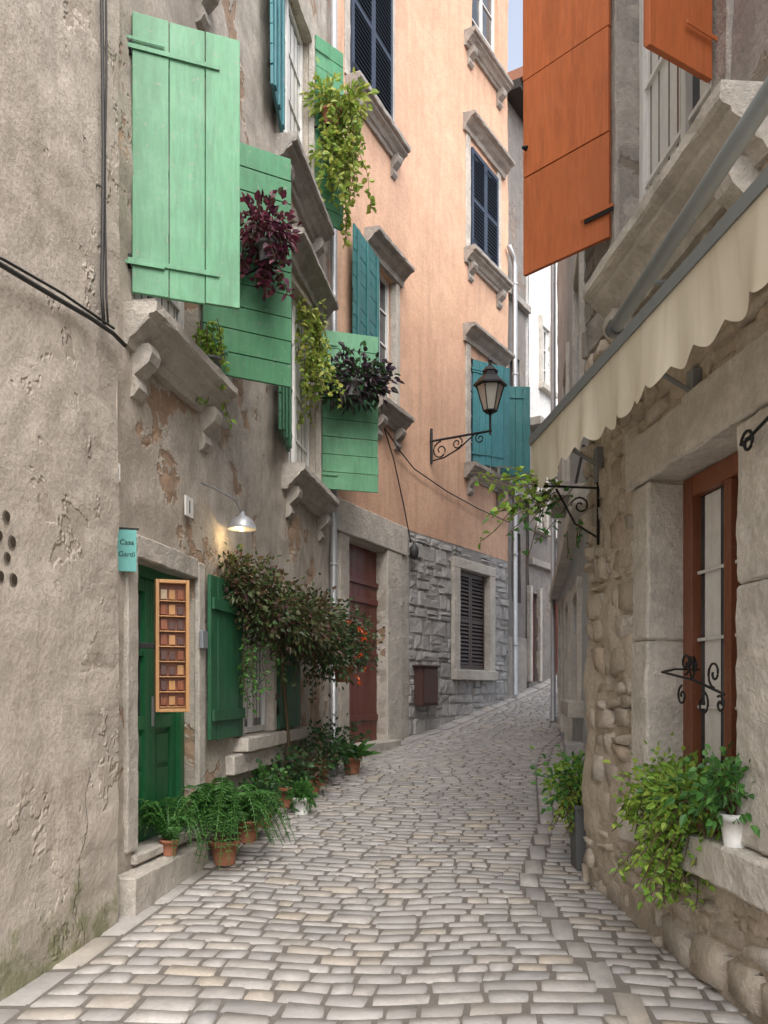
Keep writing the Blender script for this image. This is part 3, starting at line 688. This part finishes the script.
def vine(mb,st,n,length,spread,lm,L,dirv=(0,0,-1),wander=.5,step=.035,dens=2,stem='stem',r=.004):
    for k in range(n):
        p=Vector(st)+Vector((U(-1,1)*spread[0],U(-1,1)*spread[1],U(-1,1)*spread[2])); d=Vector(dirv)+Vector((U(-1,1),U(-1,1),U(-1,1)))*wander
        d.normalize(); path=[p.copy()]; ln=length*U(.5,1.1); m=int(ln/step)
        for i in range(m):
            d=(d+Vector(dirv)*.1+Vector((U(-1,1),U(-1,1),U(-1,1)))*.18).normalized(); p=p+d*step; path.append(p.copy())
            for q in range(dens):
                if R()<.75:
                    ld=Vector((U(-1,1),U(-1,1),U(-.7,.6))); mb.leaf(p+ld*.01,ld,L*U(.6,1.2),L*U(.5,.85),lm)
        if len(path)>1: mb.tube(path,r,stem,3)
def bush(mb,c,rad,n,lm,L,clumps=14,base=None,ar=.6,sz=.3,stems=True):
    c=Vector(c); cl=[]
    for k in range(clumps):
        while True:
            v=Vector((U(-1,1),U(-1,1),U(-1,1)))
            if .2<v.length<1: break
        q=c+Vector((v.x*rad[0],v.y*rad[1],v.z*rad[2])); cl.append(q)
        if stems: 
            b=Vector(base) if base else c; mid=(b+q)/2+Vector((U(-1,1),U(-1,1),U(-1,1)))*.06; mb.tube([b,mid,q],.005,'stem',3)
    m=min(rad)*sz+.03
    for i in range(n):
        q=cl[int(R()*clumps)]; off=Vector((random.gauss(0,1),random.gauss(0,1),random.gauss(0,1)))*m
        p=q+off; d=(off.normalized()+(p-c).normalized()*.6+Vector((0,0,.1))+Vector((U(-1,1),U(-1,1),U(-1,1)))*.7)
        mb.leaf(p,d,L*U(.6,1.25),L*ar*U(.7,1.2),lm if isinstance(lm,str) else random.choice(lm))
def fern(mb,c,n,Rr,lm,hh=.25,w=.09):
    c=Vector(c)
    for k in range(n):
        a=U(0,6.28); ln=Rr*U(.55,1.1); h=hh*U(.5,1.3); d=Vector((math.cos(a),math.sin(a),0)); sd=Vector((-d.y,d.x,0)); pts=[]
        m=22
        for i in range(m+1):
            t=i/m; pts.append(c+d*ln*t+Vector((0,0,h*math.sin(t*2.4)*1.2-.55*ln*t*t*t))+sd*.03*math.sin(t*3))
        mb.tube(pts[::3]+[pts[-1]],.003,lm,3)
        for i in range(2,m):
            t=i/m; wl=w*math.sin(min(1,t*1.1+.12)*math.pi)**.7 if t<.8 else w*(1.05-t)*2.2
            for s_ in (1,-1): mb.leaf(pts[i],sd*s_+d*.35+Vector((0,0,U(-.15,.1))),wl*U(.85,1.1),.02,lm,Vector((0,0,1)))
def pot(mb,c,r,h,mat,):
    mb.lathe(c,[(r*.68,0),(r*.92,h*.8),(r*1.06,h*.8),(r*1.06,h),(r*.93,h),(r*.9,h*.88),(.001,h*.88)],mat,20)
    mb.lathe((c[0],c[1],c[2]+h*.885),[(r*.9,0),(.001,.004)],'soil_and_hole_shade',12)
mb=MB(); st=RW(6.15,1.45,.36)
vine(mb,st,11,.62,(.12,.08,.08),'leaf_lime',.065,(-.8,.1,-.05),.7,.035,1)
vine(mb,RW(6.15,1.4,.3),9,.5,(.1,.08,.06),'leaf_fern',.06,(-.6,.1,-.6),.6,.035,1)
vine(mb,RW(6.15,1.2,.2),4,.35,(.05,.08,.06),'leaf_fern',.045,(-.3,0,-1),.5,.04,1)
mb.obj('climbing_vine')
# ------------------------------------------------------------------ lantern
mb=MB()
lx,ly=xy(C,15.8,1.22); P=lambda a,b: C(15.8,b,a)
mb.tube([P(0,4.62),P(1.25,4.62)],.022,'iron',8)
mb.tube([P(0.03,4.2),P(.03,4.85)],.025,'iron',8)
mb.tube(scroll(P,(.22,4.42),.17,1.4,1.5,1),.014,'iron',6); mb.tube(scroll(P,(.56,4.5),.12,1.4,1.5,-1),.013,'iron',6)
mb.tube([P(.03,4.25),P(.3,4.28),P(.6,4.4),P(.9,4.6)],.014,'iron',6); mb.tube(scroll(P,(1.02,4.52),.1,1.3,1.5,1),.012,'iron',6)
mb.tube([P(1.22,4.55),P(1.22,4.95)],.02,'iron',8)
c=(lx,ly,4.92)
mb.lathe(c,[(.05,0),(.09,.02),(.13,.05),(.12,.07)],'iron',6,sm=False)
mb.lathe(c,[(.115,.07),(.24,.5)],'lamp_glass',6,sm=False)
for k in range(6):
    a=k*math.pi/3; mb.tube([(lx+.12*math.cos(a),ly+.12*math.sin(a),4.98),(lx+.245*math.cos(a),ly+.245*math.sin(a),5.42)],.012,'iron',6)
mb.lathe(c,[(.25,.49),(.3,.5),(.3,.53),(.2,.64),(.13,.70),(.13,.75),(.15,.76),(.08,.84),(.03,.87),(.03,.92),(.045,.95),(.02,.99),(.001,1.02)],'iron',6,sm=False)
mb.obj('wall_lantern')
mb=MB(); q=A(7.75,1.46,.2)
mb.tube([A(7.2,1.75,.02),A(7.3,1.74,.08),A(7.6,1.70,.18),A(7.75,1.60,.2)],.008,'zinc',8)
mb.lathe((q[0],q[1],q[2]),[(.13,0),(.125,.03),(.1,.075),(.06,.11),(.03,.125),(.02,.16),(.001,.16)],'zinc',20)
mb.lathe((q[0],q[1],q[2]),[(.001,-.02),(.025,-.012),(.035,.02),(.02,.06)],'lamp_lit',12)
mb.obj('wall_lamp')
ld=bpy.data.lights.new('lamp_bulb','POINT'); ld.energy=2.5; ld.color=(1,.72,.36); ld.shadow_soft_size=.03
lo=bpy.data.objects.new('lamp_bulb',ld); S.collection.objects.link(lo); lo.location=(q[0]-.03,q[1],q[2]-.06)
mb=MB(); mb.box(A,6.8,6.96,1.40,1.56,.035,.047,'pot_white'); mb.box(A,6.87,6.89,1.43,1.53,.047,.05,'cable'); mb.obj('house_number_plaque',None,.004)
mb=MB(); sf=F(-1.795,5.72,.97,.24,1)
mb.box(sf,.0,.125,.80,1.08,-.008,.008,'sign_teal'); mb.box(sf,-.02,.14,1.08,1.095,-.006,.006,'iron')
mb.tube([sf(-.02,1.09,0),sf(-.02,1.4,0)],.005,'iron',6); mb.box(sf,-.03,.02,1.4,1.52,-.02,.02,'pot_white')
so=mb.obj('hanging_sign')
for tx,v in (('Casa',.98),('Gardi',.90)):
    cu=bpy.data.curves.new('lettering','FONT'); cu.body=tx; cu.size=.048; cu.align_x='CENTER'; cu.extrude=.0008; cu.materials.append(MATS['hole'])
    o=bpy.data.objects.new('lettering',cu); S.collection.objects.link(o); o.parent=so; p=sf(.0625,v,.0095); o.location=p; o.rotation_euler=(math.pi/2,0,math.atan2(.24,.97))
mb=MB(); cf=F(-1.66,6.16,.93,.36,1)
mb.box(cf,0,.025,-.16,.8,-.05,.05,'wood_light'); mb.box(cf,.215,.24,-.16,.8,-.05,.05,'wood_light'); mb.box(cf,.0251,.2149,.775,.8,-.05,.048,'wood_light'); mb.box(cf,.0251,.2149,-.16,-.135,-.05,.048,'wood_light')
mb.box(cf,.02,.22,-.14,.78,-.045,-.02,'brown_window')
for i in range(8):
    v=-.11+i*.11
    mb.box(cf,.025,.215,v-.018,v-.010,-.02,.03,'wood_light')
    for j in range(3): mb.box(cf,.04+j*.06,.04+j*.06+.045,v,v+U(.05,.075),-.018,.0+U(0,.01),random.choice(['paper','meter_box','paper','wood_light','brown_window']))
mb.box(cf,-.12,0,.3,.34,-.02,.0,'iron')
mb.obj('display_case',None,.003)
mb=MB(); mb.box(A,7.12,7.24,.35,.5,.035,.07,'galv'); mb.obj('intercom',None,.004)
# ------------------------------------------------------------------ plants left side
def gp(x,y,dz=0): return (x,y,G(y)+dz)
mb=MB(); q=A(7.0,0,.3); pot(mb,gp(q[0],q[1]),.12,.2,'terracotta'); fern(mb,gp(q[0],q[1],.24),84,.54,'leaf_fern',.32,.09); mb.obj('potted_fern')
mb=MB(); q=A(7.75,0,.25); pot(mb,gp(q[0],q[1]),.11,.2,'terracotta'); fern(mb,gp(q[0],q[1],.2),44,.42,'leaf_fern',.2,.075); mb.obj('potted_fern')
mb=MB(); q=A(6.4,0,.08); pot(mb,(q[0],q[1],-1.24),.07,.12,'terracotta'); fern(mb,(q[0],q[1],-1.14),34,.32,'leaf_fern',.24,.06); mb.obj('potted_fern')
spec=[(8.35,.22,.10,.18,'terracotta','leaf_dark',.17),(8.95,.45,.10,.18,'pot_white','leaf_fern',.07),(9.3,.18,.13,.22,'terracotta','leaf_dark',.2),(9.9,.32,.12,.2,'terracotta','leaf_mixed',.2),(10.6,.25,.14,.26,'terracotta','leaf_dark',.26),(11.3,.25,.13,.25,'pot_grey','leaf_dark',.3),(8.7,.12,.09,.3,'pot_grey','leaf_fern',.14)]
for (u,n,r,h,pm,lm,br) in spec:
    mb=MB(); q=A(u,0,n); p=gp(q[0],q[1]); pot(mb,p,r,h,pm); bush(mb,(p[0],p[1],p[2]+h+br*.7),(br,br,br*.75),260,lm,.075,9,(p[0],p[1],p[2]+h)); mb.obj('potted_plant')
mb=MB(); q=A(11.5,0,.5); p=gp(q[0],q[1]); pot(mb,p,.13,.22,'terracotta'); 
for k in range(40):
    a=U(0,6.28); d=Vector((math.cos(a),math.sin(a),U(.3,1.6))); mb.leaf(Vector((p[0],p[1],p[2]+.2)),d,U(.25,.5),.07,'leaf_fern')
mb.obj('potted_plant')
mb=MB()
bs=A(9.3,.9,.1)
for (u,v,n,r,cnt,lm) in [(8.2,.85,.22,(.22,.42,.26),1300,'leaf_mixed'),(8.9,.78,.32,(.28,.45,.26),1700,'leaf_mixed'),(9.6,.7,.36,(.28,.5,.27),1700,'leaf_mixed'),(10.4,.62,.42,(.32,.48,.34),1500,['leaf_dark','leaf_mixed']),(11.0,.62,.5,(.32,.35,.36),1200,['leaf_dark','leaf_mixed']),(7.9,1.05,.12,(.12,.3,.2),500,'leaf_mixed')]:
    q=A(u,v,n); bush(mb,q,r,int(cnt),lm,.062,24,bs,.65,.3)
for k in range(9): vine(mb,A(7.8+.25*k+U(-.1,.1),.5,.18+.03*k),1,.6,(.05,.1,.08),'leaf_mixed' if k>3 else 'leaf_fern',.055,(0,0,-1),.4,.035,2)
vine(mb,A(7.9,.4,.2),8,.6,(.1,.25,.1),'leaf_fern',.05,(0,0,-1),.5)
for k in range(12):
    q=A(U(10.4,11.1),U(.0,.85),U(.65,.85))
    for j in range(4): mb.leaf(Vector(q),Vector((U(-1,1),U(-1,.2),U(-1,1))),.05,.045,'flower_orange')
mb.tube([A(9.6,-1.3,.08),A(9.62,-.6,.13),A(9.5,.2,.1),bs],.02,'stem',8)
mb.obj('wall_shrub')
mb=MB(); q=A(10.9,.3,.5); pot(mb,(q[0],q[1],.1),.13,.2,'terracotta'); mb.tube([A(10.9,.2,.02),(q[0],q[1],.11)],.012,'iron',6); mb.obj('hanging_pot')
mb=MB()
vine(mb,(-1.47,7.15,3.02),18,.66,(.09,.18,.1),'leaf_lime',.055,(.08,0,-1),.35); pot(mb,(-1.45,7.15,2.645),.09,.14,'pot_grey'); mb.obj('trailing_vine')
mb=MB(); cx,cy=-.98,7.2; pot(mb,(cx,cy,3.62),.1,.16,'pot_grey'); mb.tube([(cx,cy,3.62),(cx-.2,cy+.15,3.6),(-1.5,7.2,3.6)],.01,'iron',6)
bush(mb,(cx,cy,3.92),(.22,.2,.13),380,'leaf_purple',.085,12,(cx,cy,3.75)); vine(mb,(cx-.02,cy,3.75),16,.42,(.15,.12,.05),'leaf_purple',.075,(0,0,-1),.45); mb.obj('hanging_coleus')
mb=MB(); cx,cy=-.42,11.55; pot(mb,(cx,cy,3.98),.15,.2,'pot_grey'); bush(mb,(cx,cy,4.26),(.42,.25,.2),800,['leaf_violet','leaf_violet','leaf_dark'],.11,20,(cx,cy,4.1)); mb.tube([(cx,cy,4.0),(-.9,11.6,3.98)],.012,'iron',6); mb.obj('hanging_coleus')
mb=MB(); vine(mb,(-.93,11.0,4.9),18,1.35,(.12,.3,.15),'leaf_yellow',.085,(0,0,-1),.2,.04,2); mb.obj('trailing_vine')
mb=MB(); cx,cy=-.6,11.3; vine(mb,(cx,cy,7.85),22,1.6,(.2,.22,.12),'leaf_yellow',.1,(.06,0,-1),.25,.045,2); bush(mb,(cx-.05,cy,7.85),(.3,.3,.2),350,'leaf_yellow',.11,12); pot(mb,(cx-.1,cy,7.5),.13,.2,'terracotta'); mb.tube([(cx-.1,cy,7.5),A(11.3,7.48,.0)],.015,'iron',6); mb.obj('trailing_vine')
# right side plants
mb=MB(); q=RW(4.08,-.75,.06); pot(mb,q,.075,.16,'pot_white'); bush(mb,(q[0]-.01,q[1]+.03,q[2]+.28),(.12,.13,.11),330,'leaf_fern',.055,12,(q[0],q[1],q[2]+.14)); mb.obj('potted_plant')
mb=MB(); q=RW(4.5,-.75,.0); pot(mb,q,.09,.15,'terracotta')
bush(mb,(q[0]-.05,q[1]+.05,q[2]+.19),(.16,.3,.13),950,['leaf_lime','leaf_fern','leaf_lime','leaf_lime'],.05,22,(q[0],q[1],q[2]+.14)); vine(mb,(q[0]-.12,q[1]+.05,q[2]+.12),40,.52,(.08,.2,.05),'leaf_lime',.045,(-.2,0,-1),.5,.03,2)
mb.obj('trailing_plant')
mb=MB(); q=RW(5.0,-.75,.0); pot(mb,q,.09,.15,'terracotta'); bush(mb,(q[0]-.05,q[1],q[2]+.19),(.16,.22,.11),450,'leaf_lime',.05,14,(q[0],q[1],q[2]+.14)); vine(mb,(q[0]-.15,q[1],q[2]+.12),10,.28,(.05,.15,.05),'leaf_lime',.045,(-.4,0,-1),.5,.03,2); mb.obj('trailing_plant')
mb=MB(); x,y=1.60,6.85; g=G(y)
mb.mesh([(x-.07,y-.1,g),(x+.09,y-.1,g),(x+.09,y+.1,g),(x-.07,y+.1,g),(x-.085,y-.12,g+.5),(x+.1,y-.12,g+.5),(x+.1,y+.12,g+.5),(x-.085,y+.12,g+.5)],[(0,1,5,4),(1,2,6,5),(2,3,7,6),(3,0,4,7),(0,1,2,3)],'pot_grey')
mb.face([(x-.08,y-.11,g+.47),(x+.095,y-.11,g+.47),(x+.095,y+.11,g+.47),(x-.08,y+.11,g+.47)],'soil_and_hole_shade'); mb.box(WORLD,x-.095,x+.11,g+.485,g+.515,y-.13,y-.115,'pot_grey')
bush(mb,(x-.06,y,g+.66),(.17,.15,.17),480,['leaf_lime','leaf_fern'],.07,13,(x,y,g+.48)); vine(mb,(x-.08,y-.05,g+.6),9,.36,(.03,.05,.03),'leaf_yellow',.05,(-.5,0,-1),.5,.03,2)
for k in range(22): mb.leaf(Vector((x,y,g+.5)),Vector((U(-.6,.3),U(-.4,.4),1)),U(.25,.42),.024,'leaf_lime')
mb.obj('tall_planter')
# ------------------------------------------------------------------ light, camera
w=bpy.data.worlds.new('World'); S.world=w; w.use_nodes=True; nt=w.node_tree; bg=nt.nodes['Background']
sk=nt.nodes.new('ShaderNodeTexSky'); sk.sky_type='NISHITA'; sk.sun_disc=False
EL=math.radians(52); AZ=math.radians(163)
sk.sun_elevation=EL; sk.sun_rotation=AZ; sk.dust_density=4; sk.air_density=1
hs=nt.nodes.new('ShaderNodeHueSaturation'); hs.inputs['Saturation'].default_value=.5
nt.links.new(sk.outputs[0],hs.inputs['Color']); nt.links.new(hs.outputs[0],bg.inputs['Color']); bg.inputs['Strength'].default_value=.38
sd=Vector((math.sin(AZ)*math.cos(EL),math.cos(AZ)*math.cos(EL),math.sin(EL)))
sl=bpy.data.lights.new('sun','SUN'); sl.energy=2.3; sl.angle=math.radians(60); sl.color=(1,.98,.95)
so=bpy.data.objects.new('sun',sl); S.collection.objects.link(so); so.rotation_euler=sd.to_track_quat('Z','Y').to_euler()
cd=bpy.data.cameras.new('camera'); co=bpy.data.objects.new('camera',cd); S.collection.objects.link(co); S.camera=co
cd.sensor_width=36; cd.lens=850/1024*36; cd.shift_y=178/1024; cd.clip_end=1000; cd.clip_start=.05; co.rotation_euler=(math.pi/2,0,0)
S.view_settings.view_transform='Standard'; S.view_settings.look='None'; S.view_settings.exposure=0
for o in S.objects:
    if o.parent is None: o.location.z+=1.62
